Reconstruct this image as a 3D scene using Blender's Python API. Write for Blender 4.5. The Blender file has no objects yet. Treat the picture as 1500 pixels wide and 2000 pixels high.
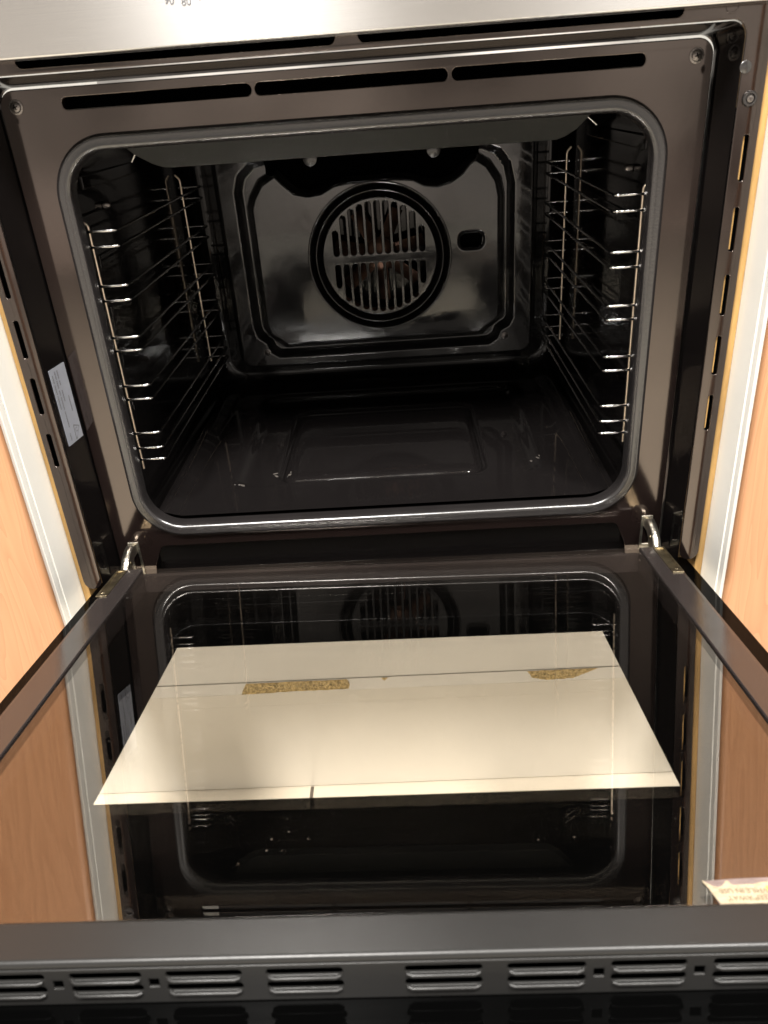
import bpy, bmesh, math, random
from mathutils import Matrix, Vector
random.seed(7)
scn = bpy.context.scene
C = scn.collection
# ------------------------------------------------------------------ camera
cam_d = bpy.data.cameras.new('camera'); cam = bpy.data.objects.new('camera', cam_d); C.objects.link(cam)
cam_d.sensor_width = 36; cam_d.lens = 27.757; cam_d.dof.use_dof = True; cam_d.dof.focus_distance = .85; cam_d.dof.aperture_fstop = 15; cam_d.clip_start = 0.01; cam_d.clip_end = 50
cam.matrix_world = Matrix(((0.99771733, 0.05317635, 0.04162224, 0.03190696),
                           (0.01141012, 0.47474953, -0.88004698, -0.65779466),
                           (-0.06655782, 0.87851304, 0.47305909, 0.38959357), (0, 0, 0, 1)))
scn.camera = cam
scn.render.resolution_x = 768; scn.render.resolution_y = 1024
scn.view_settings.view_transform = 'Standard'; scn.view_settings.look = 'None'
scn.view_settings.exposure = 0.22; scn.view_settings.gamma = 1.0
scn.view_settings.use_curve_mapping = False
scn.cycles.transparent_max_bounces = 24
scn.cycles.max_bounces = 14; scn.cycles.glossy_bounces = 8
# ------------------------------------------------------------------ kitchen around (world)
W = bpy.data.worlds.new('World'); scn.world = W; W.use_nodes = True
nt = W.node_tree; N = nt.nodes; Lk = nt.links
bg = N['Background']
tc = N.new('ShaderNodeTexCoord'); sp = N.new('ShaderNodeSeparateXYZ'); Lk.new(tc.outputs['Generated'], sp.inputs[0])
rp = N.new('ShaderNodeValToRGB'); mr = N.new('ShaderNodeMapRange')
mr.inputs['From Min'].default_value = -1; mr.inputs['From Max'].default_value = 1
Lk.new(sp.outputs['Z'], mr.inputs[0]); Lk.new(mr.outputs[0], rp.inputs[0])
el = rp.color_ramp.elements
el[0].position = 0.0; el[0].color = (.42, .33, .26, 1)
el[1].position = 1.0; el[1].color = (.06, .058, .055, 1)
for p, c in ((.36, (.60, .46, .35, 1)), (.46, (.85, .74, .64, 1)), (.57, (.88, .82, .74, 1)), (.62, (.60, .54, .48, 1)), (.69, (.30, .27, .24, 1)), (.74, (.08, .075, .07, 1)), (.8, (.05, .048, .046, 1))):
    e = el.new(p); e.color = c
nz = N.new('ShaderNodeTexNoise'); nz.inputs['Scale'].default_value = 5.5; nz.inputs['Detail'].default_value = 2
Lk.new(tc.outputs['Generated'], nz.inputs[0])
nr = N.new('ShaderNodeMapRange'); nr.inputs['From Min'].default_value = .35; nr.inputs['From Max'].default_value = .65
nr.inputs['To Min'].default_value = .35; nr.inputs['To Max'].default_value = 1.45
Lk.new(nz.outputs['Fac'], nr.inputs[0])
mx = N.new('ShaderNodeMix'); mx.data_type = 'RGBA'; mx.blend_type = 'MULTIPLY'; mx.inputs[0].default_value = 1
Lk.new(rp.outputs[0], mx.inputs[6]); Lk.new(nr.outputs[0], mx.inputs[7]); Lk.new(mx.outputs[2], bg.inputs[0])
bg.inputs[1].default_value = 1.0
def area(name, loc, tgt, size, energy, col=(1, .965, .91)):
    l = bpy.data.lights.new(name, 'AREA'); l.energy = energy; l.size = size; l.color = col; l.shape = 'DISK'
    o = bpy.data.objects.new(name, l); C.objects.link(o); o.location = loc
    o.rotation_euler = (Vector(tgt) - Vector(loc)).to_track_quat('-Z', 'Y').to_euler()
area('ceiling_lamp', (-.35, -1.25, 2.0), (0, -.2, 0), .5, 112)
area('ceiling_lamp', (.75, -.95, 2.0), (0, -.2, 0), .42, 70)
# ------------------------------------------------------------------ materials
def mat(name, col, rough=.4, metal=0, ior=1.5, bump=0, bscale=300, var=0, vscale=6, coat=0, stretch=None, rvar=0, spec=None, stint=(1, 1, 1)):
    m = bpy.data.materials.new(name); m.use_nodes = True; t = m.node_tree; n = t.nodes; p = n['Principled BSDF']
    p.inputs['Base Color'].default_value = (*col, 1); p.inputs['Roughness'].default_value = rough
    p.inputs['Metallic'].default_value = metal; p.inputs['IOR'].default_value = ior
    p.inputs['Coat Weight'].default_value = coat
    if spec is not None: p.inputs['Specular IOR Level'].default_value = spec
    c = n.new('ShaderNodeTexCoord'); mp = n.new('ShaderNodeMapping'); t.links.new(c.outputs['Object'], mp.inputs[0])
    if stretch: mp.inputs['Scale'].default_value = stretch
    if var or rvar:
        z = n.new('ShaderNodeTexNoise'); z.inputs['Scale'].default_value = vscale; z.inputs['Detail'].default_value = 6
        t.links.new(mp.outputs[0], z.inputs[0])
        if var:
            r = n.new('ShaderNodeValToRGB'); r.color_ramp.elements[0].position = .3; r.color_ramp.elements[1].position = .7
            r.color_ramp.elements[0].color = (*[x * (1 - var) for x in col], 1)
            r.color_ramp.elements[1].color = (*[min(1, x * (1 + var)) for x in col], 1)
            t.links.new(z.outputs['Fac'], r.inputs[0]); t.links.new(r.outputs[0], p.inputs['Base Color'])
        if rvar:
            q = n.new('ShaderNodeMapRange'); q.inputs['From Min'].default_value = .35; q.inputs['From Max'].default_value = .7
            q.inputs['To Min'].default_value = rough * (1 - rvar); q.inputs['To Max'].default_value = rough * (1 + rvar)
            t.links.new(z.outputs['Fac'], q.inputs[0]); t.links.new(q.outputs[0], p.inputs['Roughness'])
    if bump:
        z = n.new('ShaderNodeTexNoise'); z.inputs['Scale'].default_value = bscale; z.inputs['Detail'].default_value = 3
        t.links.new(mp.outputs[0], z.inputs[0])
        b = n.new('ShaderNodeBump'); b.inputs['Strength'].default_value = bump; b.inputs['Distance'].default_value = .001
        t.links.new(z.outputs['Fac'], b.inputs['Height']); t.links.new(b.outputs[0], p.inputs['Normal'])
    p.inputs['Specular Tint'].default_value = (*stint, 1)
    return m
ENAMEL = mat('black_enamel', (.0035, .003, .003), .09, ior=1.38, bump=.06, bscale=40, rvar=.6, vscale=9)
FRAME = mat('black_enamel_brown_reflection', (.007, .0045, .004), .085, ior=1.84, bump=.05, bscale=45, rvar=.2, vscale=14, stint=(1, .86, .78))  # brown of the reflected floor is put into the enamel's tint
BACK = mat('back_wall_enamel', (.008, .0075, .0075), .13, ior=1.74, bump=.22, bscale=26, rvar=.7, vscale=16)
FLOORE = mat('cavity_floor_enamel', (.007, .006, .006), .06, ior=2.5, bump=.06, bscale=45, rvar=.9, vscale=12)
SEAL = mat('grey_seal_rubber', (.012, .0105, .0105), .26, ior=1.8, bump=.12, bscale=500, var=.12, vscale=30)
SATIN = mat('satin_black_paint', (.015, .0145, .014), .34, ior=1.4, bump=.04, bscale=1500, rvar=.04, vscale=20)
RAIL = mat('gloss_black_paint', (.022, .018, .017), .16, ior=1.85, bump=.04, bscale=900, rvar=.4, vscale=25)
DARK = mat('painted_recess_shade', (.0008, .0008, .0008), .8, spec=0)  # near-black colour stands in for shade inside slots, holes and recesses
CHROME = mat('chrome_wire', (.44, .43, .42), .13, metal=1, bump=.1, bscale=500)
UPR = mat('bright_warm_chrome_wire', (.80, .66, .52), .30, metal=1, bump=.2, bscale=300, var=.15, vscale=60)  # brighter, warmer copy of the wire chrome, for the uprights
ZINC = mat('zinc_plated_steel', (.62, .58, .50), .30, metal=1, bump=.6, bscale=400, var=.3, vscale=90)
GREASE = mat('yellowed_zinc', (.42, .35, .23), .35, metal=1, bump=.6, bscale=400, var=.4, vscale=120)
SPILL = mat('burnt_on_spill', (.07, .062, .055), .25, bump=1, bscale=500)
SCREW = mat('dull_screw_steel', (.22, .20, .19), .35, metal=1, bump=.4, bscale=800)
WHITE = mat('cream_white_laminate', (.84, .825, .775), .33, ior=1.5, bump=.06, bscale=250, var=.04, vscale=14)
KICKM = mat('white_kickboard_laminate', (.82, .785, .70), .22, ior=1.6, bump=.1, bscale=30, var=.04, vscale=9)
TILE = mat('cream_floor_tile', (.78, .72, .60), .22, ior=1.5, bump=.3, bscale=80, var=.07, vscale=7)
CHIP = mat('bare_chipboard', (.62, .47, .22), .9, bump=3, bscale=500, var=.55, vscale=380)
TAPE = mat('raw_yellow_wood_edge', (.42, .25, .085), .7, bump=1.2, bscale=400, var=.3, vscale=60, stretch=(1, 1, .15))
PAPER = mat('silver_white_sticker', (.21, .22, .25), .45, bump=.3, bscale=200, var=.06, vscale=60)
INK = mat('dark_grey_ink', (.10, .10, .11), .6)
RUST = mat('heat_tinted_impeller_metal', (.10, .055, .038), .4, metal=.9, bump=1, bscale=90, var=.7, vscale=45)
TORN = mat('torn_paper_sticker', (.34, .28, .19), .7, bump=2, bscale=260, var=.1, vscale=120)
RESID = mat('pinkish_sticker_backing', (.16, .12, .11), .5, bump=.8, bscale=300, var=.2, vscale=100)
ORANGE = mat('orange_sticker_print', (.80, .33, .07), .6, var=.2, vscale=200)
FADED = mat('faded_label_ink', (.16, .12, .07), .7)
GROUT = mat('dark_grout', (.13, .11, .09), .9)
LAMPG = mat('dull_bulb_glass', (.5, .42, .35), .2)
GAP = mat('shadow_gap_filler', (.05, .04, .035), .8)
def steel_mat():
    m = mat('brushed_stainless_steel', (.56, .55, .54), .24, metal=1)
    t = m.node_tree; n = t.nodes; p = n['Principled BSDF']
    c = n.new('ShaderNodeTexCoord'); mp = n.new('ShaderNodeMapping'); mp.inputs['Scale'].default_value = (5, 5, 2600)
    z = n.new('ShaderNodeTexNoise'); z.inputs['Scale'].default_value = 1; z.inputs['Detail'].default_value = 4
    t.links.new(c.outputs['Object'], mp.inputs[0]); t.links.new(mp.outputs[0], z.inputs[0])
    b = n.new('ShaderNodeBump'); b.inputs['Strength'].default_value = .12; b.inputs['Distance'].default_value = .0004
    t.links.new(z.outputs['Fac'], b.inputs['Height']); t.links.new(b.outputs[0], p.inputs['Normal'])
    p.inputs['Anisotropic'].default_value = .92; p.inputs['Anisotropic Rotation'].default_value = .25; tg = n.new('ShaderNodeTangent'); tg.direction_type = 'RADIAL'; tg.axis = 'Z'; t.links.new(tg.outputs[0], p.inputs['Tangent'])
    return m
STEEL = steel_mat()
def wood_mat():
    m = mat('beech_look_laminate', (.60, .32, .14), .36, ior=1.45)
    t = m.node_tree; n = t.nodes; p = n['Principled BSDF']
    c = n.new('ShaderNodeTexCoord'); mp = n.new('ShaderNodeMapping'); mp.inputs['Scale'].default_value = (9, 9, 1.1)
    t.links.new(c.outputs['Object'], mp.inputs[0])
    z = n.new('ShaderNodeTexNoise'); z.inputs['Scale'].default_value = 1.6; z.inputs['Detail'].default_value = 3; z.inputs['Distortion'].default_value = .6
    t.links.new(mp.outputs[0], z.inputs[0])
    w = n.new('ShaderNodeMath'); w.operation = 'MULTIPLY'; w.inputs[1].default_value = 26; t.links.new(z.outputs['Fac'], w.inputs[0])
    f = n.new('ShaderNodeMath'); f.operation = 'FRACT'; t.links.new(w.outputs[0], f.inputs[0])
    mp2 = n.new('ShaderNodeMapping'); mp2.inputs['Scale'].default_value = (160, 160, 5)
    t.links.new(c.outputs['Object'], mp2.inputs[0])
    z2 = n.new('ShaderNodeTexNoise'); z2.inputs['Scale'].default_value = 1.5; z2.inputs['Detail'].default_value = 5
    t.links.new(mp2.outputs[0], z2.inputs[0])
    r = n.new('ShaderNodeValToRGB')
    r.color_ramp.elements[0].color = (.32, .15, .072, 1); r.color_ramp.elements[1].color = (.46, .245, .128, 1)
    e = r.color_ramp.elements.new(.22); e.color = (.39, .195, .098, 1)
    t.links.new(f.outputs[0], r.inputs[0])
    r2 = n.new('ShaderNodeMapRange'); r2.inputs['To Min'].default_value = .9; r2.inputs['To Max'].default_value = 1.08
    t.links.new(z2.outputs['Fac'], r2.inputs[0])
    base = n.new('ShaderNodeMix'); base.data_type = 'RGBA'; base.inputs[0].default_value = .38
    base.inputs[6].default_value = (.39, .195, .098, 1); t.links.new(r.outputs[0], base.inputs[7])
    x = n.new('ShaderNodeMix'); x.data_type = 'RGBA'; x.blend_type = 'MULTIPLY'; x.inputs[0].default_value = 1
    t.links.new(base.outputs[2], x.inputs[6]); t.links.new(r2.outputs[0], x.inputs[7]); t.links.new(x.outputs[2], p.inputs['Base Color'])
    b = n.new('ShaderNodeBump'); b.inputs['Strength'].default_value = .15; b.inputs['Distance'].default_value = .0005
    t.links.new(z2.outputs['Fac'], b.inputs['Height']); t.links.new(b.outputs[0], p.inputs['Normal'])
    return m
WOOD = wood_mat()
def glass_mat(name, base, gain, tint, dust=0):
    m = bpy.data.materials.new(name); m.use_nodes = True; t = m.node_tree; n = t.nodes; n.clear()
    out = n.new('ShaderNodeOutputMaterial'); tr = n.new('ShaderNodeBsdfTransparent'); tr.inputs[0].default_value = (*tint, 1)
    gl = n.new('ShaderNodeBsdfGlossy'); gl.inputs['Roughness'].default_value = 0.0; gl.inputs['Color'].default_value = (1, .97, .93, 1)
    lw = n.new('ShaderNodeLayerWeight'); lw.inputs['Blend'].default_value = .5
    pw = n.new('ShaderNodeMath'); pw.operation = 'POWER'; pw.inputs[1].default_value = 2.4; t.links.new(lw.outputs['Facing'], pw.inputs[0])
    ma = n.new('ShaderNodeMath'); ma.operation = 'MULTIPLY_ADD'; ma.inputs[1].default_value = gain; ma.inputs[2].default_value = base
    t.links.new(pw.outputs[0], ma.inputs[0])
    x = n.new('ShaderNodeMixShader'); t.links.new(ma.outputs[0], x.inputs[0]); t.links.new(tr.outputs[0], x.inputs[1]); t.links.new(gl.outputs[0], x.inputs[2])
    last = x
    if dust:                                        # fine dust and dried splashes on the pane
        c = n.new('ShaderNodeTexCoord'); z = n.new('ShaderNodeTexVoronoi'); z.inputs['Scale'].default_value = 95
        t.links.new(c.outputs['Object'], z.inputs[0])
        r = n.new('ShaderNodeValToRGB'); r.color_ramp.elements[0].position = .0; r.color_ramp.elements[0].color = (1, 1, 1, 1)
        r.color_ramp.elements[1].position = .07; r.color_ramp.elements[1].color = (0, 0, 0, 1); t.links.new(z.outputs['Distance'], r.inputs[0])
        z3 = n.new('ShaderNodeTexNoise'); z3.inputs['Scale'].default_value = 22; t.links.new(c.outputs['Object'], z3.inputs[0])
        r3 = n.new('ShaderNodeMapRange'); r3.inputs['From Min'].default_value = .56; r3.inputs['From Max'].default_value = .66; t.links.new(z3.outputs['Fac'], r3.inputs[0])
        mu = n.new('ShaderNodeMath'); mu.operation = 'MULTIPLY'; t.links.new(r.outputs[0], mu.inputs[0]); t.links.new(r3.outputs[0], mu.inputs[1])
        m2 = n.new('ShaderNodeMath'); m2.operation = 'MULTIPLY_ADD'; m2.inputs[1].default_value = dust; m2.inputs[2].default_value = .0; t.links.new(mu.outputs[0], m2.inputs[0])
        df = n.new('ShaderNodeBsdfDiffuse'); df.inputs[0].default_value = (.5, .42, .34, 1)
        y = n.new('ShaderNodeMixShader'); t.links.new(m2.outputs[0], y.inputs[0]); t.links.new(x.outputs[0], y.inputs[1]); t.links.new(df.outputs[0], y.inputs[2]); last = y
    t.links.new(last.outputs[0], out.inputs[0]); return m
GLASS1 = glass_mat('coated_inner_glass', .105, .40, (.995, .985, .975), dust=.18)
GLASS2 = glass_mat('clear_pane_glass', .022, .20, (.995, .99, .985))
PRINT = mat('black_printed_glass', (.0008, .0008, .0008), .0, ior=1.15)
# ------------------------------------------------------------------ mesh helpers
def link(name, me, m, parent=None, sharp=None, wn=False):
    if m: me.materials.clear(); me.materials.append(m)
    o = bpy.data.objects.new(name, me); C.objects.link(o)
    for p in me.polygons: p.use_smooth = sharp is not None
    if sharp is not None: me.set_sharp_from_angle(angle=math.radians(sharp))
    if wn:
        w = o.modifiers.new('wn', 'WEIGHTED_NORMAL'); w.keep_sharp = True
    if parent: o.parent = parent
    return o
def from_bm(bm): me = bpy.data.meshes.new('m'); bm.to_mesh(me); bm.free(); return me
def empty(name, loc=(0, 0, 0)):
    o = bpy.data.objects.new(name, None); C.objects.link(o); o.location = loc; o.empty_display_size = .02; return o
def tag(o, label=None, cat=None, group=None, kind=None):
    for k, v in (('label', label), ('category', cat), ('group', group), ('kind', kind)):
        if v: o[k] = v
    return o
FRONT = Matrix(((1, 0, 0, 0), (0, 0, -1, 0), (0, 1, 0, 0), (0, 0, 0, 1)))      # local xy -> world xz, local z -> -y
SIDE = Matrix(((0, 0, 1, 0), (1, 0, 0, 0), (0, 1, 0, 0), (0, 0, 0, 1)))        # local x -> y, local y -> z, local z -> x
def rr(x0, x1, y0, y1, r, n=8):
    if not isinstance(r, (tuple, list)): r = (r,) * 4
    P = []
    for (cx, cy, a0, q) in ((x1 - r[0], y1 - r[0], 0, r[0]), (x0 + r[1], y1 - r[1], 90, r[1]), (x0 + r[2], y0 + r[2], 180, r[2]), (x1 - r[3], y0 + r[3], 270, r[3])):
        for k in range(n + 1):
            a = math.radians(a0 + 90 * k / n); P.append((cx + q * math.cos(a), cy + q * math.sin(a)))
    return P
def circ(cx, cy, r, n=48): return [(cx + r * math.cos(2 * math.pi * k / n), cy + r * math.sin(2 * math.pi * k / n)) for k in range(n)]
def plate_me(splines, thick, bev, M, res=2):
    cu = bpy.data.curves.new('c', 'CURVE'); cu.dimensions = '2D'; cu.fill_mode = 'BOTH'
    for s in splines:
        sp_ = cu.splines.new('POLY'); sp_.points.add(len(s) - 1); sp_.use_cyclic_u = True
        for i, (a, b) in enumerate(s): sp_.points[i].co = (a, b, 0, 1)
    cu.extrude = max(thick / 2 - bev, 0); cu.bevel_depth = bev; cu.bevel_resolution = res; cu.offset = -bev
    ob = bpy.data.objects.new('tmp', cu); C.objects.link(ob)
    dg = bpy.context.evaluated_depsgraph_get(); dg.update()
    me = bpy.data.meshes.new_from_object(ob.evaluated_get(dg))
    bpy.data.objects.remove(ob); bpy.data.curves.remove(cu)
    bm = bmesh.new(); bm.from_mesh(me); bmesh.ops.remove_doubles(bm, verts=bm.verts, dist=1e-6)
    bmesh.ops.recalc_face_normals(bm, faces=bm.faces); bm.to_mesh(me); bm.free()
    me.transform(M); return me
def plate(name, splines, thick, bev, M, m, parent, res=2): return link(name, plate_me(splines, thick, bev, M, res), m, parent, 35, True)
def fr(y): return Matrix.Translation((0, y, 0)) @ FRONT
def box_me(x0, x1, y0, y1, z0, z1, bev=.0008, seg=2):
    bm = bmesh.new(); bmesh.ops.create_cube(bm, size=1)
    for v in bm.verts: v.co = Vector(((x0 + x1) / 2 + v.co.x * (x1 - x0), (y0 + y1) / 2 + v.co.y * (y1 - y0), (z0 + z1) / 2 + v.co.z * (z1 - z0)))
    if bev: bmesh.ops.bevel(bm, geom=bm.edges[:], offset=bev, segments=seg, profile=.5, affect='EDGES')
    return from_bm(bm)
def box(name, x0, x1, y0, y1, z0, z1, m, parent=None, bev=.0008, seg=2): return link(name, box_me(x0, x1, y0, y1, z0, z1, bev, seg), m, parent, 35, True)
def loft_me(rings, close=True, cap=False, flip=False):
    bm = bmesh.new(); V = [[bm.verts.new(p) for p in r] for r in rings]
    for a, b in zip(V[:-1], V[1:]):
        n = len(a)
        for i in range(n if close else n - 1):
            bm.faces.new((a[i], a[(i + 1) % n], b[(i + 1) % n], b[i]))
    if cap: bm.faces.new(V[-1])
    if flip: bmesh.ops.reverse_faces(bm, faces=bm.faces[:])
    return from_bm(bm)
def tube_me(paths, r, seg=10, cyc=False):
    bm = bmesh.new()
    for P in paths:
        P = [Vector(p) for p in P]; n = len(P); rings = []; up = None
        for i, p in enumerate(P):
            if cyc: t = (P[(i + 1) % n] - P[i - 1]).normalized()
            else: t = (P[min(i + 1, n - 1)] - P[max(i - 1, 0)]).normalized()
            if up is None: up = t.orthogonal().normalized()
            up = (up - t * up.dot(t)).normalized(); s = t.cross(up)
            rings.append([bm.verts.new(p + r * (math.cos(2 * math.pi * k / seg) * up + math.sin(2 * math.pi * k / seg) * s)) for k in range(seg)])
        for i in range(n if cyc else n - 1):
            a, b = rings[i], rings[(i + 1) % n]
            for k in range(seg): bm.faces.new((a[k], a[(k + 1) % seg], b[(k + 1) % seg], b[k]))
        if not cyc:
            bm.faces.new(rings[0][::-1]); bm.faces.new(rings[-1])
    bmesh.ops.recalc_face_normals(bm, faces=bm.faces)
    return from_bm(bm)
def tube(name, P, r, m, parent, seg=10, cyc=False): return link(name, tube_me([P], r, seg, cyc), m, parent, 50)
def fillet(P, r, n=5):
    P = [Vector(p) for p in P]; out = [P[0]]
    for i in range(1, len(P) - 1):
        a = (P[i - 1] - P[i]); b = (P[i + 1] - P[i]); q = min(r, a.length * .45, b.length * .45)
        A = P[i] + a.normalized() * q; B = P[i] + b.normalized() * q
        for k in range(n + 1):
            t = k / n; out.append(A * (1 - t) ** 2 + P[i] * 2 * t * (1 - t) + B * t * t)
    out.append(P[-1]); return out
def disc_me(prof, M, n=40):   # lathe: list of (r, h)
    bm = bmesh.new(); rings = []
    for r, h in prof:
        if r < 1e-6: rings.append([bm.verts.new((0, 0, h))])
        else: rings.append([bm.verts.new((r * math.cos(2 * math.pi * k / n), r * math.sin(2 * math.pi * k / n), h)) for k in range(n)])
    for a, b in zip(rings[:-1], rings[1:]):
        for k in range(n):
            k2 = (k + 1) % n
            if len(b) == 1: bm.faces.new((a[k], a[k2], b[0]))
            elif len(a) == 1: bm.faces.new((a[0], b[k2], b[k]))
            else: bm.faces.new((a[k], a[k2], b[k2], b[k]))
    bmesh.ops.recalc_face_normals(bm, faces=bm.faces)
    me = from_bm(bm); me.transform(M); return me
def cross_screw(name, x, y, z, r, parent, m=SCREW, washer=True):
    M = Matrix.Translation((x, y, z)) @ FRONT
    prof = [(r * 1.5, 0), (r * 1.45, .0008), (r * 1.1, .0011), (r * 1.05, .0004), (r, .0006), (r * .95, .0016), (r * .6, .0024), (0, .0027)] if washer else [(r, 0), (r * .95, .0010), (r * .6, .0018), (0, .002)]
    o = link(name, disc_me(prof, M, 28), m, parent, 40)
    h = .0027 if washer else .0021
    link('cross_recess_shade', plate_me([[(-.1 * r, .5 * r), (-.1 * r, .1 * r), (-.5 * r, .1 * r), (-.5 * r, -.1 * r), (-.1 * r, -.1 * r), (-.1 * r, -.5 * r), (.1 * r, -.5 * r), (.1 * r, -.1 * r), (.5 * r, -.1 * r), (.5 * r, .1 * r), (.1 * r, .1 * r), (.1 * r, .5 * r)]], .0008, 0,
         M @ Matrix.Translation((0, 0, h)) @ Matrix.Rotation(.3, 4, 'Z')), DARK, o)  # recess shade painted as a dark cross on the head
    return o
def text_me(body, size, M, ex=.00008, align='CENTER', sx=1.0):
    cu = bpy.data.curves.new('t', 'FONT'); cu.body = body; cu.size = size; cu.extrude = ex; cu.align_x = align; cu.align_y = 'CENTER'
    ob = bpy.data.objects.new('t', cu); C.objects.link(ob)
    dg = bpy.context.evaluated_depsgraph_get(); dg.update()
    me = bpy.data.meshes.new_from_object(ob.evaluated_get(dg)); bpy.data.objects.remove(ob); bpy.data.curves.remove(cu)
    me.transform(M @ Matrix.Diagonal((sx, 1, 1, 1))); return me
# ------------------------------------------------------------------ setting
FZ = -.285
tag(box('floor', -2.2, 2.2, -3.2, .55, FZ - .02, FZ, TILE, bev=0), kind='structure')
gr = link('grout_lines', loft_me([[(-.1012, -3, FZ + .0006), (-.1012, -.0348, FZ + .0006)], [(-.0975, -3, FZ + .0006), (-.0975, -.0348, FZ + .0006)]], close=False), GROUT)
tag(gr, kind='structure')
# rail under the oven and kickboard
ub = empty('oven_shelf', (0, .0, -.14)); tag(ub, 'cream shelf with chipped front edge under the oven, seen through the door glass', 'shelf')
def sub(name, me, m, par, **k):
    me.transform(Matrix.Translation(-par.location)); return link(name, me, m, par, 35, True)
sub('upper_rail', box_me(-.292, .294, -.0335, -.015, -.1345, -.045, .0006), WHITE, ub)
sub('shelf_edge', box_me(-.292, .294, -.0345, .30, -.1495, -.1347, .0003), WHITE, ub)
def jag(P, amp, n):
    out = []
    for i in range(len(P)):
        a = P[i]; b = P[(i + 1) % len(P)]
        for k in range(n):
            t = k / n; out.append((a[0] + (b[0] - a[0]) * t + random.uniform(-amp, amp), a[1] + (b[1] - a[1]) * t + random.uniform(-amp, amp)))
    return out
for P in ([(-.158, -.1492), (-.151, -.1352), (-.048, -.1352), (-.0455, -.140), (-.047, -.1478), (-.10, -.1480)],
          [(.1335, -.1352), (.139, -.1435), (.152, -.1472), (.180, -.1465), (.196, -.139), (.204, -.1352)],
          [(-.0135, -.1352), (-.0100, -.1392), (-.0055, -.1352)]):
    sub('bare_patch', plate_me([jag(P, .0004, 9)], .0005, 0, fr(-.0346)), CHIP, ub)
kb = sub  # alias
kick = empty('kickboard', (0, -.02, FZ)); tag(kick, 'plain cream kickboard standing on the tiled floor below the oven, seen through the door glass', 'kickboard')
sub('board', box_me(-.5, .5, -.0340, -.018, FZ + .001, -.1662, .0004), KICKM, kick)
sub('top_strip', box_me(-.5, .5, -.0343, -.018, -.1660, -.1497, .0003), KICKM, kick)
# neighbouring cabinets
def side(s, xin, word):
    p = empty('kitchen_cabinet', (s * xin, .0, FZ))
    tag(p, 'beech-look kitchen cabinet with white panel edge standing %s of the oven' % word, 'cabinet')
    a, b = sorted((s * xin, s * (xin + .016)))
    sub('side_panel', box_me(a, b, -.066, .32, FZ + .14, .72, .0008), WHITE, p)
    a, b = sorted((s * (xin - .0070), s * (xin - .0003)))
    sub('raw_edge', box_me(a, b, -.0325, .02, -.06, .60, .0006), TAPE, p)
    a, b = sorted((s * (xin + .0006), s * (xin + .45)))
    d = sub('door', box_me(a, b, -.0755, -.0672, FZ + .145, .70, .0005), WHITE, p)
    a, b = sorted((s * (xin + .0010), s * (xin + .45)))
    me = box_me(a, b, -.0865, -.0757, FZ + .145, .70, .0055, 6); me.transform(Matrix.Translation(-p.location))
    link('wood_face', me, WOOD, d, 35, True)
side(-1, .2915, 'left'); side(1, .2938, 'right')
# ------------------------------------------------------------------ oven
ov = empty('built_in_oven'); tag(ov, 'black enamel built-in oven with steel control panel and its glass door open', 'oven')
# front plate
slots = [rr(-.2153, -.0733, .3903, .3985, .004, 6), rr(-.0706, .0712, .3903, .3985, .004, 6), rr(.0742, .2138, .3903, .3985, .004, 6)]
hole = rr(-.2245, .2250, .0330, .3620, .034, 12)
bz = plate('front_plate', [[(.2620, -.034)] + [(.250 + .012 * math.cos(math.radians(a)), .3935 + .012 * math.sin(math.radians(a))) for a in range(0, 91, 10)] + [(-.250 - .012 * math.sin(math.radians(a)), .3935 + .012 * math.cos(math.radians(a))) for a in range(0, 91, 10)] + [(-.2620, -.034), (-.2300, -.034), (-.2270, -.010), (-.2190, .0090), (-.2150, .0112), (.2170, .0112), (.2210, .0090), (.2290, -.010), (.2320, -.034)], hole] + slots, .006, .0007, fr(.003), FRAME, ov, res=4)
plate('slot_shade_sheet', [rr(-.222, .222, .382, .405, .002)], .002, 0, fr(.02), DARK, bz)  # black sheet standing in for the shade behind the slots
for x in (-.2500, .2500): cross_screw('screw', x, .0002, .3944, .0036, ov)
link('lower_front', loft_me([[(-.235, .0015, .0130), (.237, .0015, .0130)], [(-.235, .0030, .0085), (.237, .0030, .0085)], [(-.235, .0120, -.020), (.237, .0120, -.020)], [(-.235, .0120, -.06), (.237, .0120, -.06)]], close=False), ENAMEL, ov, 25)
box('added_reflection_block', -.262, .262, -.0325, .011, -.060, -.048, ENAMEL, ov, .001)  # unseen black bar added to block the bright floor reflection below the plate
# recess walls between front plate and flange
def ringf(x0, x1, z0, z1, r, y): return [(a, y, b) for a, b in rr(x0, x1, z0, z1, r, 8)]
rec = loft_me([ringf(-.2676, .2686, -.058, .4128, .010, -.0368), ringf(-.2672, .2682, -.058, .4122, .010, -.0350), ringf(-.2632, .2640, -.055, .4072, .012, -.001), ringf(-.2632, .2640, -.055, .4072, .012, .006)])
link('recess_wall', rec, ENAMEL, ov, 35, True)
# flange
fs = []
for s, x in ((-1, -.2781), (1, .2784)):
    for z0, z1 in ((.0700, .1005), (.1180, .1488), (.1665, .1981), (.2148, .2459), (.2632, .2946), (.3121, .3428)):
        if z0 < .1: continue
        fs.append(rr(x - .0020, x + .0020, z0, z1, .0019, 5))
tops = [rr(-.2268, -.0064, .4170, .436, .0045, 6), rr(.0092, .2262, .4170, .436, .0045, 6)]
out = [(-.2835, .002)] + [] 
o1 = rr(-.2850, .2862, -.0105, .50, .001, 2)
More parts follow.
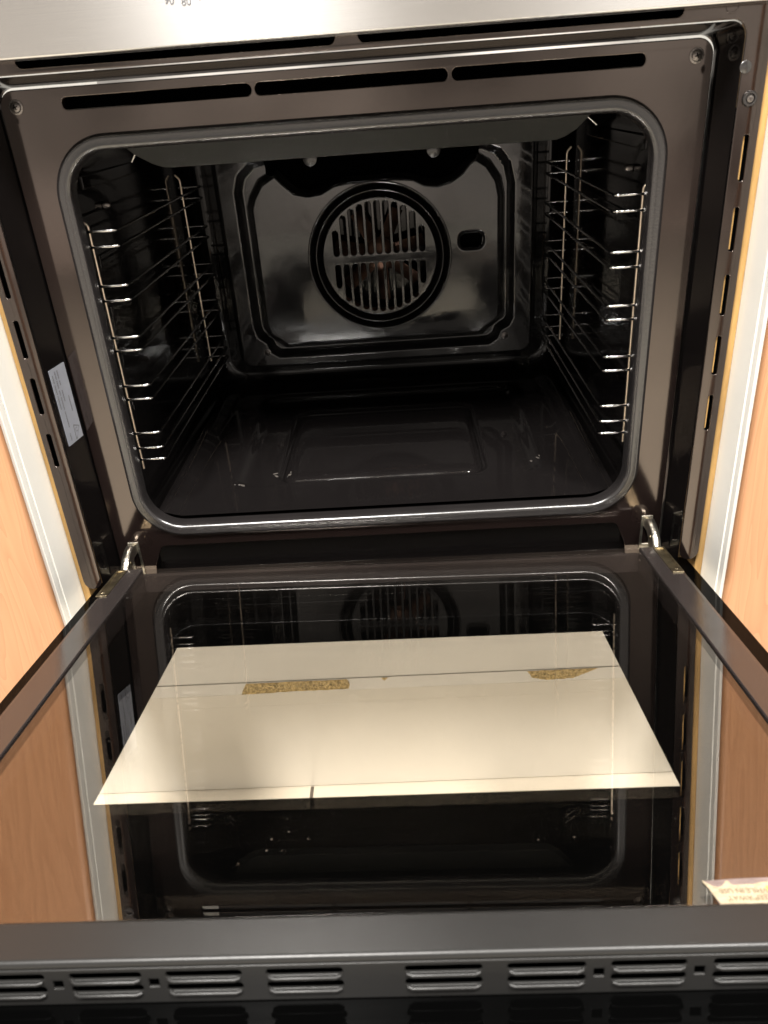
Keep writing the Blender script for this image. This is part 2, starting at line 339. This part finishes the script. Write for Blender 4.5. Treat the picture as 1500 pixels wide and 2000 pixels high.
# U shaped flange: outer outline with the recess notch, rounded feet
foot = lambda xa, xb, z, n=8: [(xa + (xb - xa) / 2 - (xb - xa) / 2 * math.cos(math.pi * k / n), z - (.009 if abs(xb - xa) > 0 else 0) * math.sin(math.pi * k / n)) for k in range(n + 1)]
U = [(-.2850, .47)] + foot(-.2850, -.2682, -.001) + [(-.2682, .404)] + [(-.2582 - .010 * math.cos(math.radians(a)), .4035 + .010 * math.sin(math.radians(a))) for a in range(10, 91, 10)] \
    + [(.2592 + .010 * math.sin(math.radians(a)), .4035 + .010 * math.cos(math.radians(a))) for a in range(0, 81, 10)] + [(.2692, .404)] + foot(.2692, .2862, -.001) + [(.2862, .47)]
fl = plate('mounting_flange', [U] + fs + tops, .0016, .0006, fr(-.0370), FRAME, ov, res=3)
plate('flange_shade_sheet', [rr(-.24, .24, .4145, .46, .001)], .001, 0, fr(-.020), DARK, fl)  # shade behind the long top slots, painted with a black sheet
for s in (-1, 1): box('slot_shade_sheet', *sorted((s * .2705, s * .2846)), -.0318, -.0312, .10, .36, DARK, fl, 0)  # dark sheets paint the shade seen through the side slots
for s in (1,):
    for z0, z1 in ((.1180, .1488), (.1665, .1981), (.2148, .2459), (.2632, .2946), (.3121, .3428)):
        x = s * .2787
        box('slot_lip', x - s * .0021, x - s * .0003, -.0352, -.0322, z0 + .001, z1 - .001, TAPE, fl, .0003)
# bumpers and screw on the right flange strip
B = lambda x, z, prof, m, nm, y=-.0378: link(nm, disc_me(prof, Matrix.Translation((x, y, z)) @ FRONT, 28), m, ov, 40)
B(.2712, .3852, [(.0040, 0), (.0040, .0008), (.0036, .0011), (0, .0012)], SEAL, 'round_plug')
rg = B(.2768, .3656, [(.0052, 0), (.0052, .0008), (.0046, .0016), (.0034, .0016), (.0030, .0004), (0, .0004)], SEAL, 'fixing_screw')
link('screw_head', disc_me([(.0026, 0), (.0022, .0010), (.0010, .0012), (.0006, .0004), (0, .0004)], Matrix.Translation((.2770, -.0382, .3655)) @ FRONT, 20), SCREW, rg, 40)
B(-.2712, .3852, [(.0040, 0), (.0040, .0008), (.0036, .0011), (0, .0012)], SEAL, 'round_plug')
rg = B(-.2766, .3656, [(.0052, 0), (.0052, .0008), (.0046, .0016), (.0034, .0016), (.0030, .0004), (0, .0004)], SEAL, 'fixing_screw')
B(.2580, .4215, [(.0048, 0), (.0046, .0007), (.0036, .0007), (.0034, .0001), (0, .0001)], FRAME, 'pressed_dimple')
# door seal
def ringpath(x0, x1, z0, z1, r, y, n=14): return [(a, y, b) for a, b in rr(x0, x1, z0, z1, r, n)]
P0 = ringpath(-.2322, .2332, .0205, .3682, .040, -.0035)
def seal_me():
    prof = [(-.0062, .0035), (-.0060, -.0012), (-.0046, -.0040), (-.0020, -.0048), (0, -.0040), (.0016, -.0048), (.0040, -.0044), (.0056, -.0020), (.0060, .0035), (.0060, .0090)]   # (inward offset, y)
    rings = []
    for d, y in prof: rings.append(ringpath(-.2292 + d, .2298 - d, .0292 + d, .3672 - d, .040 - d, y))
    return loft_me(rings)
sl = link('door_seal', seal_me(), SEAL, ov, 60)
# cavity
def cr(x, z0, z1, r, y): return [(a, y, b) for a, b in rr(-x + .0003, x + .0003, z0, z1, r, 10)]
cav = loft_me([cr(.2240, .0345, .3612, .034, .004), cr(.2240, .0345, .3612, .034, .010), cr(.2270, .0325, .3680, .034, .016), cr(.2360, .0260, .3780, .036, .024), cr(.2375, .0215, .3800, .036, .05),
               cr(.2360, .0215, .3800, .036, .2), cr(.2340, .0215, .3800, .036, .385), cr(.2330, .0230, .3790, .036, .395), cr(.2295, .035, .3755, .034, .405), cr(.222, .043, .368, .03, .411), cr(.214, .05, .36, .02, .412)], cap=True)
cv = link('cavity', cav, ENAMEL, ov, 40, True)
# embossed floor (pressed rounded rectangles)
def sdrr(px, py, x0, x1, y0, y1, r):
    qx = abs(px - (x0 + x1) / 2) - (x1 - x0) / 2 + r; qy = abs(py - (y0 + y1) / 2) - (y1 - y0) / 2 + r
    return math.hypot(max(qx, 0), max(qy, 0)) + min(max(qx, qy), 0) - r
def ss(a, b, t): t = max(0, min(1, (t - a) / (b - a))); return t * t * (3 - 2 * t)
def grid_me(x0, x1, y0, y1, nx, ny, f, M=None, skip=None):
    bm = bmesh.new(); V = [[None] * (nx + 1) for _ in range(ny + 1)]
    for j in range(ny + 1):
        for i in range(nx + 1):
            a = x0 + (x1 - x0) * i / nx; b = y0 + (y1 - y0) * j / ny
            V[j][i] = bm.verts.new((a, b, f(a, b)))
    for j in range(ny):
        for i in range(nx):
            if skip and skip(x0 + (x1 - x0) * (i + .5) / nx, y0 + (y1 - y0) * (j + .5) / ny): continue
            bm.faces.new((V[j][i], V[j][i + 1], V[j + 1][i + 1], V[j + 1][i]))
    bmesh.ops.delete(bm, geom=[v for v in bm.verts if not v.link_faces], context='VERTS')
    me = from_bm(bm)
    if M: me.transform(M)
    return me
def ff(x, y):
    d = sdrr(x, y, -.158, .163, .080, .352, .022); h = .0320 - .0060 * ss(.003, -.011, d)
    e = sdrr(x, y, -.111, .105, .100, .300, .018); h += -.0048 * (1 - ss(.0005, .0070, abs(e)))
    h += .0012 * ss(0, -.02, e)
    h += .006 * ss(.195, .224, abs(x)) + .006 * ss(.375, .395, y)
    return h
link('cavity_floor', grid_me(-.222, .2225, .022, .392, 220, 186, ff), FLOORE, ov, 180)
# dried spills on the floor tray
for (cx, cy, n) in ((.158, .112, 4), (-.113, .118, 5), (-.150, .088, 4)):
    for k in range(n):
        a, b = cx + random.uniform(-.010, .010), cy + random.uniform(-.005, .005); q = random.uniform(.0005, .0018)
        link('dried_spill', disc_me([(q, 0), (q * .7, .0004), (0, .0005)], Matrix.Translation((a, b, ff(a, b) + .00005)) @ Matrix.Rotation(random.random() * 3, 4, 'Z') @ Matrix.Diagonal((random.uniform(1, 2.6), 1, 1, 1)), 9), SPILL, ov, 60)
# fan panel, pressed sheet (height field in the x z plane)
PL = [(-.1514, .27), (-.1466, .2820), (-.1357, .2980), (-.1154, .3088), (-.1064, .2986), (-.0937, .2870), (-.0787, .2832), (-.0632, .2850), (-.0470, .2930), (-.0300, .2952), (.0263, .2961), (.0492, .2940), (.0622, .2870), (.0773, .2849), (.0925, .2884), (.1048, .2960), (.1140, .3065), (.1230, .3114), (.1379, .3020), (.1499, .2840), (.1535, .2659), (.1530, .1203), (.1457, .1127), (.1372, .1079), (.1272, .0985), (-.1267, .0976), (-.1359, .1050), (-.1479, .1130), (-.1514, .1250)]
def sdpoly(px, py, P):
    d = 1e9; ins = False; n = len(P)
    for i in range(n):
        ax, ay = P[i]; bx, by = P[(i + 1) % n]
        ex, ey = bx - ax, by - ay; wx, wy = px - ax, py - ay
        t = max(0, min(1, (wx * ex + wy * ey) / (ex * ex + ey * ey)))
        d = min(d, (wx - ex * t) ** 2 + (wy - ey * t) ** 2)
        if (ay > py) != (by > py) and px < (bx - ax) * (py - ay) / (by - ay) + ax: ins = not ins
    return math.sqrt(d) * (-1 if ins else 1)
PO = [(-.1670, .29), (-.161, .308), (-.146, .321), (-.125, .326), (.132, .326), (.152, .318), (.164, .302), (.1690, .280), (.1690, .118), (.164, .108), (.153, .102), (.149, .092), (.138, .0850), (-.138, .0840), (-.149, .092), (-.153, .104), (-.163, .112), (-.1670, .125)]
FXc, FZc = .0027, .2033
def fp(x, z):
    r = math.hypot(x - FXc, z - FZc)
    o = sdpoly(x, z, PO) if r > .09 else -1
    h = -.0150 * ss(.0010, -.0085, o)
    if o < 0:
        i = sdpoly(x, z, PL) if r > .088 else -1
        h += .0155 * ss(.0045, -.0045, i)
    e = sdrr(x, z, .1015, .1315, .2070, .2265, .0085)
    h -= .003 * ss(.0022, -.001, e)
    ed = sdrr(x, z, -.1940, .1990, .0655, .40, .022)
    h -= .020 * ss(-.009, .0, ed)
    return h
def skp(x, z):
    if math.hypot(x - FXc, z - FZc) < .0866: return True
    if z > .280 and abs(x) < .128 and sdpoly(x, z, PL) > .0028 and sdpoly(x, z, PO) < -.004: return True
    if sdrr(x, z, .1015, .1315, .2070, .2265, .0085) < -.0012: return True
    return sdrr(x, z, -.1940, .1990, .0655, .40, .022) > .0004
fpan = link('fan_panel', grid_me(-.196, .201, .062, .365, 380, 290, fp, fr(.356), skp), BACK, ov, 180)
plate('probe_hole_shade_sheet', [rr(.097, .136, .200, .233, .005)], .001, 0, fr(.372), DARK, fpan)  # black sheet that paints the oval hole's shade
link('fan_ring', disc_me([(.0898, -.002), (.0893, .0014), (.0884, .0022), (.0872, .0020), (.0864, .0008), (.0850, -.006), (.0832, -.013), (.0812, -.006), (.0799, -.0002), (.0792, .0008), (.0784, .0008), (.0777, -.0002), (.0762, -.007), (.0742, -.014), (.0722, -.009), (.0700, -.004)], Matrix.Translation((FXc, .356, FZc)) @ FRONT, 96), BACK, fpan, 60)
plate('upper_opening_shade_sheet', [rr(-.140, .140, .275, .345, .01)], .001, 0, fr(.378), DARK, fpan)  # shade of the upper opening, put in as a black sheet
# slotted fan grille
sl_ = []
for k in range(-5, 6):
    x = FXc + k * .01065
    h = math.sqrt(max(.0668 ** 2 - (k * .01065) ** 2, 0)) - (.006 if abs(k) == 5 else 0)
    sl_.append(rr(x - .0033, x + .0033, FZc + .0045, FZc + h, .0032, 5)); sl_.append(rr(x - .0033, x + .0033, FZc - h, FZc - .0055, .0032, 5))
gm = plate_me([circ(FXc, FZc, .0708, 72)] + sl_, .0030, .0011, fr(.3590), res=3)
plate_o = link('fan_grille', gm, BACK, fpan, 40, True)
for x, z in ((-.153, .0926), (.1581, .0954)): cross_screw('panel_screw', x, .3555, z, .0030, ov, SCREW)
for x in (-.0724, .0741): link('round_tab', disc_me([(.0085, 0), (.0085, .001), (.0078, .0015), (0, .0016)], Matrix.Translation((x, .3620, .3210)) @ FRONT, 30), SEAL, fpan, 40)
# fan impeller behind the grille
fan = link('fan_impeller', disc_me([(.020, -.004), (.020, .006), (.014, .010), (0, .011)], Matrix.Translation((FXc, .385, FZc)) @ FRONT, 30), RUST, fpan, 40)
for k in range(7):
    a = 2 * math.pi * k / 7 + .25
    M = Matrix.Translation((FXc, .385, FZc)) @ FRONT @ Matrix.Rotation(a, 4, 'Z') @ Matrix.Translation((.036, 0, 0)) @ Matrix.Rotation(.55, 4, 'X')
    me = box_me(-.022, .022, -.0095, .0095, -.0007, .0007, .0004); me.transform(M); link('blade', me, RUST, fan, 35)
tube('ring_element', [(FXc + .0720 * math.cos(a), .384, FZc + .0720 * math.sin(a)) for a in [2 * math.pi * k / 60 for k in range(60)]], .0034, RUST, fpan, 10, True)
# roof heating element and front deflector
DEF = mat('greenish_grey_deflector_enamel', (.005, .0055, .0045), .38, ior=1.28, bump=.3, bscale=120)
dm = plate_me([[(-.186, .3700), (-.182, .3610), (-.1760, .3550), (-.1640, .3475), (-.1560, .3446), (-.1500, .3440), (.1570, .3440), (.1640, .3462), (.1720, .3510), (.1790, .3580), (.186, .3650), (.188, .3700)]], .0016, .0006,
              Matrix.Translation((0, .030, .344)) @ Matrix.Rotation(math.radians(14), 4, 'X') @ Matrix.Translation((0, 0, -.344)) @ FRONT)
link('heat_deflector', dm, DEF, ov, 35, True)
tube('element_clip', [(.1930, .10, .3580), (.2040, .10, .3490)], .0011, CHROME, ov, 8)
tube('element_clip', [(-.1985, .10, .3525), (-.2030, .10, .3462)], .0014, CHROME, ov, 8)
for x in (-.2352, .2358):
    s = 1 if x > 0 else -1
    link('rack_pin', disc_me([(.0032, 0), (.0032, .004), (.002, .006), (0, .0065)], Matrix.Translation((x + .001 * s, .100, .3125)) @ Matrix.Rotation(-s * math.pi / 2, 4, 'Y'), 20), SCREW, ov, 40)
# pressed ribs on the cavity side walls
for s in (-1, 1):
    for z in (.335, .270, .225, .180, .135):
        me = box_me(-.0018, .0018, .06, .33, z - .006, z + .006, .0016, 4); me.transform(Matrix.Translation((s * .2372, 0, 0))); link('wall_rib', me, ENAMEL, cv, 35, True)
# control panel
cp = box('control_panel', -.2995, .3015, -.060, -.038, .4216, .53, STEEL, ov, .0014, 4)
for tx, x, z, a in (('90', -.1088, .4472, -.12), ('80', -.0980, .4459, 0), ('70', -.0872, .4480, .14)):
    link('dial_number', text_me(tx, .0065, Matrix.Translation((x, -.0603, z)) @ FRONT @ Matrix.Rotation(a, 4, 'Z')), INK, cp)
# rating label on the left recess wall
th = -math.atan2(.0044, .034)
LM = Matrix.Translation((-.26440, -.0160, .1672)) @ Matrix.Rotation(th, 4, 'Z') @ SIDE      # local x -> y, y -> z
lab = link('rating_label', plate_me([rr(-.0148, .0108, -.0340, .0340, .0008, 3)], .0003, 0, LM), PAPER, ov)
def mark(splines, nm='print_line', m=INK): link(nm, plate_me(splines, .00012, 0, LM @ Matrix.Translation((0, 0, .00022))), m, lab)
for col, (x, segs) in enumerate(((-.0115, ((.029, .022), (.0205, .012), (.011, -.001))), (-.0070, ((.031, .024), (.023, .016), (.0145, .010), (.0085, -.003), (-.0045, -.0190))), (-.0030, ((.031, .0235), (.0220, .018), (.0135, .0035))), (.0045, ((.006, -.008),)), (-.0085, ((-.024, -.031),)))):
    sp_ = []
    for a, b in segs:
        z = a
        while z > b:
            w = random.uniform(.0006, .0022); sp_.append([(x - .0007, z), (x - .0007, max(z - w, b)), (x + .0007, max(z - w, b)), (x + .0007, z)]); z -= w + .0003
    mark(sp_)
# certification triangle with a curl inside
T = [(.0010, -.0205), (.0085, -.0250), (.0010, -.0310)]
tri = lambda s: [((.0036 + (a - .0036) * s), (-.0255 + (b + .0255) * s)) for a, b in [(-.0010, -.0200), (.0000, -.0192), (.0075, -.0225), (.0080, -.0238), (.0005, -.0328), (-.0012, -.0325)]]
mark([tri(1.0), tri(.80)], 'triangle_mark')
arc = [(.0030 + .0021 * math.cos(a), -.0248 + .0021 * math.sin(a)) for a in [math.radians(k) for k in range(40, 321, 20)]]
arc2 = [(.0030 + .0015 * math.cos(a), -.0248 + .0015 * math.sin(a)) for a in [math.radians(k) for k in range(320, 39, -20)]]
mark([arc + arc2], 'curl_mark')
# ------------------------------------------------------------------ door (drops 8.7 degrees short of level)
door = empty('door'); door.parent = ov
door.rotation_euler = (-.1520, .0088, 0); door.location = (.0030, 0, 0)
def dpart(name, me, m, sharp=35, par=None): return link(name, me, m, par or door, sharp, True)
TOP = Matrix.Identity(4)
def tp(w): return Matrix.Translation((0, 0, w))
dpart('inner_glass', box_me(-.2283, .2283, -.4385, -.0350, -.0040, 0, .0005, 2), GLASS1)
WX, W0, W1 = .1705, -.1480, -.3337
og = dpart('outer_glass', plate_me([rr(-.2812, .2812, -.487, -.0100, .004, 5), rr(-WX, WX, W1, W0, .0004, 2)], .0005, 0, tp(-.0221)), PRINT)
dpart('clear_pane', box_me(-.2811, .2811, -.4869, -.0101, -.0264, -.0225, 0), GLASS2, par=og)
for s in (-1, 1):
    a, b = sorted((s * .2292, s * .2500)); 
    rl = dpart('side_rail', box_me(a, b, -.4390, -.0370, -.0218, .0016, .0011, 3), RAIL)
    a, b = sorted((s * .2494, s * .2522)); dpart('rail_lip', box_me(a, b, -.4390, -.0360, -.0150, .0002, .0008, 3), RAIL, par=rl)
dpart('hinge_side_bar', box_me(-.2290, .2290, -.0400, -.0352, -.0218, -.0045, .0006), RAIL)
# front trim: top face and louvred end face
trim = dpart('door_edge_trim', box_me(-.2522, .2522, -.4618, -.4393, -.0030, .0022, .0024, 6), SATIN)
groups = [(.0131, .0455), (.0560, .0885), (.0990, .1300), (.1410, .1715), (.1820, .2120)]
holes = [.0940, .1355, .1768]
sp_ = [rr(-.2515, .2515, -.0216, -.0018, .0005, 2)]
lips = []
for s in (-1, 1):
    for a, b in groups:
        x0, x1 = sorted((s * a, s * b))
        for w0, w1 in ((-.0078, -.0040), (-.0152, -.0112)):
            sp_.append(rr(x0, x1, w0, w1, .0015, 4)); lips.append((x0, x1, w0))
    for h in holes: sp_.append(rr(s * h - .0022, s * h + .0022, -.0125, -.0080, .0003, 2))
DM = Matrix.Translation((0, -.4612, 0)) @ FRONT
ef = dpart('vent_face', plate_me(sp_, .0014, .0004, DM), SATIN, par=trim)
for x0, x1, w in lips:
    link('vent_lip', tube_me([[(x0 + .001, -.4620, w - .0006), (x0 + .003, -.4628, w - .0008), (x1 - .003, -.4628, w - .0008), (x1 - .001, -.4620, w - .0006)]], .0009, 8), SATIN, trim, 50)
dpart('vent_shade_sheet', box_me(-.2515, .2515, -.4500, -.4490, -.0210, -.0035, 0), DARK, par=trim)  # black strip in place of the shade inside the vents
# torn warning sticker by the trim
sk = [(.1484, -.4385), (.1484, -.4255), (.1495, -.4262), (.1520, -.4285), (.1545, -.4292), (.1562, -.4288), (.1575, -.4272), (.1590, -.4258), (.1597, -.4262), (.1604, -.4280), (.1625, -.4285), (.1700, -.4280), (.1760, -.4268), (.1880, -.4262), (.1960, -.4270), (.2100, -.4268), (.2100, -.4385)]
st_base = dpart('torn_sticker', plate_me([[(.1515, -.4387), (.1495, -.4255), (.1560, -.4250), (.1640, -.4245), (.2105, -.4238), (.2105, -.4387)]], .0002, 0, tp(.0003)), RESID)
sk2 = jag([(x, y) for x, y in sk[1:]] + [(.1520, -.4387)], .00025, 3)
dpart('paper_layer', plate_me([sk2], .0003, 0, tp(.0006)), TORN, par=st_base)
TM = Matrix.Translation((0, 0, .0009)) @ Matrix.Rotation(math.pi, 4, 'Z')
def stt(body, x, y, size, m=FADED): link('warning_text', text_me(body, size, Matrix.Translation((x, y, .0009)) @ Matrix.Rotation(math.pi, 4, 'Z'), align='RIGHT', sx=.95), m, st_base)
stt('WHILE IN USE', .1538, -.4318, .0038); stt('KEEP AWAY', .1560, -.4358, .0038)
dpart('orange_panel', plate_me([jag([(.1745, -.4384), (.1750, -.4300), (.1780, -.4285), (.2100, -.4285), (.2100, -.4384)], .0004, 5)], .0001, 0, tp(.0010)), ORANGE, par=st_base)
# hinges
for s in (-1, 1):
    x = -.2448 if s < 0 else .2488
    hp = empty('hinge'); hp.parent = ov
    # receiver plate on the oven front
    link('receiver_plate', plate_me([rr(x - .0054, x + .0054, -.0190, .0175, .0006, 3), rr(x - .0031, x + .0031, -.0130, .0115, .0004, 2)], .0014, .0003, fr(-.0006)), ZINC, hp, 35, True)
    link('receiver_hook', box_me(x - .0028, x + .0028, -.006, .004, .0085, .0112, .0006), ZINC, hp, 35)
    prof = [(-.001, .0150), (-.010, .0175), (-.018, .0165), (-.0265, .0135), (-.0325, .0085), (-.0365, .0030), (-.0440, .0015), (-.0620, .0060), (-.0640, .0010), (-.0440, -.0070), (-.0330, -.0085), (-.0260, -.0040), (-.0210, .0035), (-.0130, .0080), (-.006, .0075), (-.001, .0070)]
    for q in (-1, 1):
        link('arm_plate', plate_me([prof], .0016, .0003, Matrix.Translation((x + q * .0027, 0, 0)) @ SIDE), ZINC, hp, 35, True)
    top = [(y, z + .0002) for y, z in prof[:9]]
    bm = bmesh.new(); R = [[bm.verts.new((x + u, y, z)) for u in (-.0035, .0035)] for y, z in top]
    for a, b in zip(R[:-1], R[1:]): bm.faces.new((a[0], a[1], b[1], b[0]))
    me = from_bm(bm); o = link('arm_bridge', me, ZINC, hp, 50); sm = o.modifiers.new('s', 'SOLIDIFY'); sm.thickness = .0008
    link('rivet', disc_me([(.0022, 0), (.0020, .0008), (0, .0012)], Matrix.Translation((x - s * .0029, -.024, .008)) @ Matrix.Rotation(-s * math.pi / 2, 4, 'Y'), 18), GREASE, hp, 40)
    # slotted plate on the door rail
    xd = x - .0030
    link('rail_plate', plate_me([rr(xd - .0048, xd + .0048, -.0960, -.0400, .0008, 3), rr(xd - .0030, xd + .0030, -.0860, -.0430, .0005, 2), rr(xd - .0018, xd + .0018, -.0925, -.0900, .0010, 4)], .0010, .0002, tp(.0021)), GREASE, door, 35, True)
    link('rail_pocket', box_me(xd - .0030, xd + .0030, -.0860, -.0430, .0015, .0018, 0), GREASE, door, 35)
# ------------------------------------------------------------------ shelf racks
ZS = [.3007, .2883, .2563, .2439, .2119, .2000, .1674, .1547, .1214, .1065, .0948]
def rack(s, word):
    r = empty('shelf_rack', (s * .2265 + .0003, .19, .09))
    tag(r, 'chrome wire shelf support rack hooked on the %s wall inside the oven' % word, 'oven rack', 'wire shelf racks inside the oven')
    X = lambda v: s * v + .0003
    def w(name, P, rad):
        P = [Vector(p) - r.location for p in P]; return link(name, tube_me([P], rad, 10), UPR if name == 'upright' else CHROME, r, 50)
    w('upright', fillet([(X(.2310), .0227, .3085), (X(.2262), .0227, .3060), (X(.2262), .0227, .0850)], .003), .00125)
    w('upright', fillet([(X(.2310), .342, .3150), (X(.2262), .342, .3100), (X(.2262), .342, .0900)], .003), .00125)
    for z in ZS:
        w('guide_wire', fillet([(X(.2298), .0212, z), (X(.2030), .0212, z), (X(.2030), .345, z), (X(.2298), .345, z)], .005), .0013)
rack(-1, 'left'); rack(1, 'right')
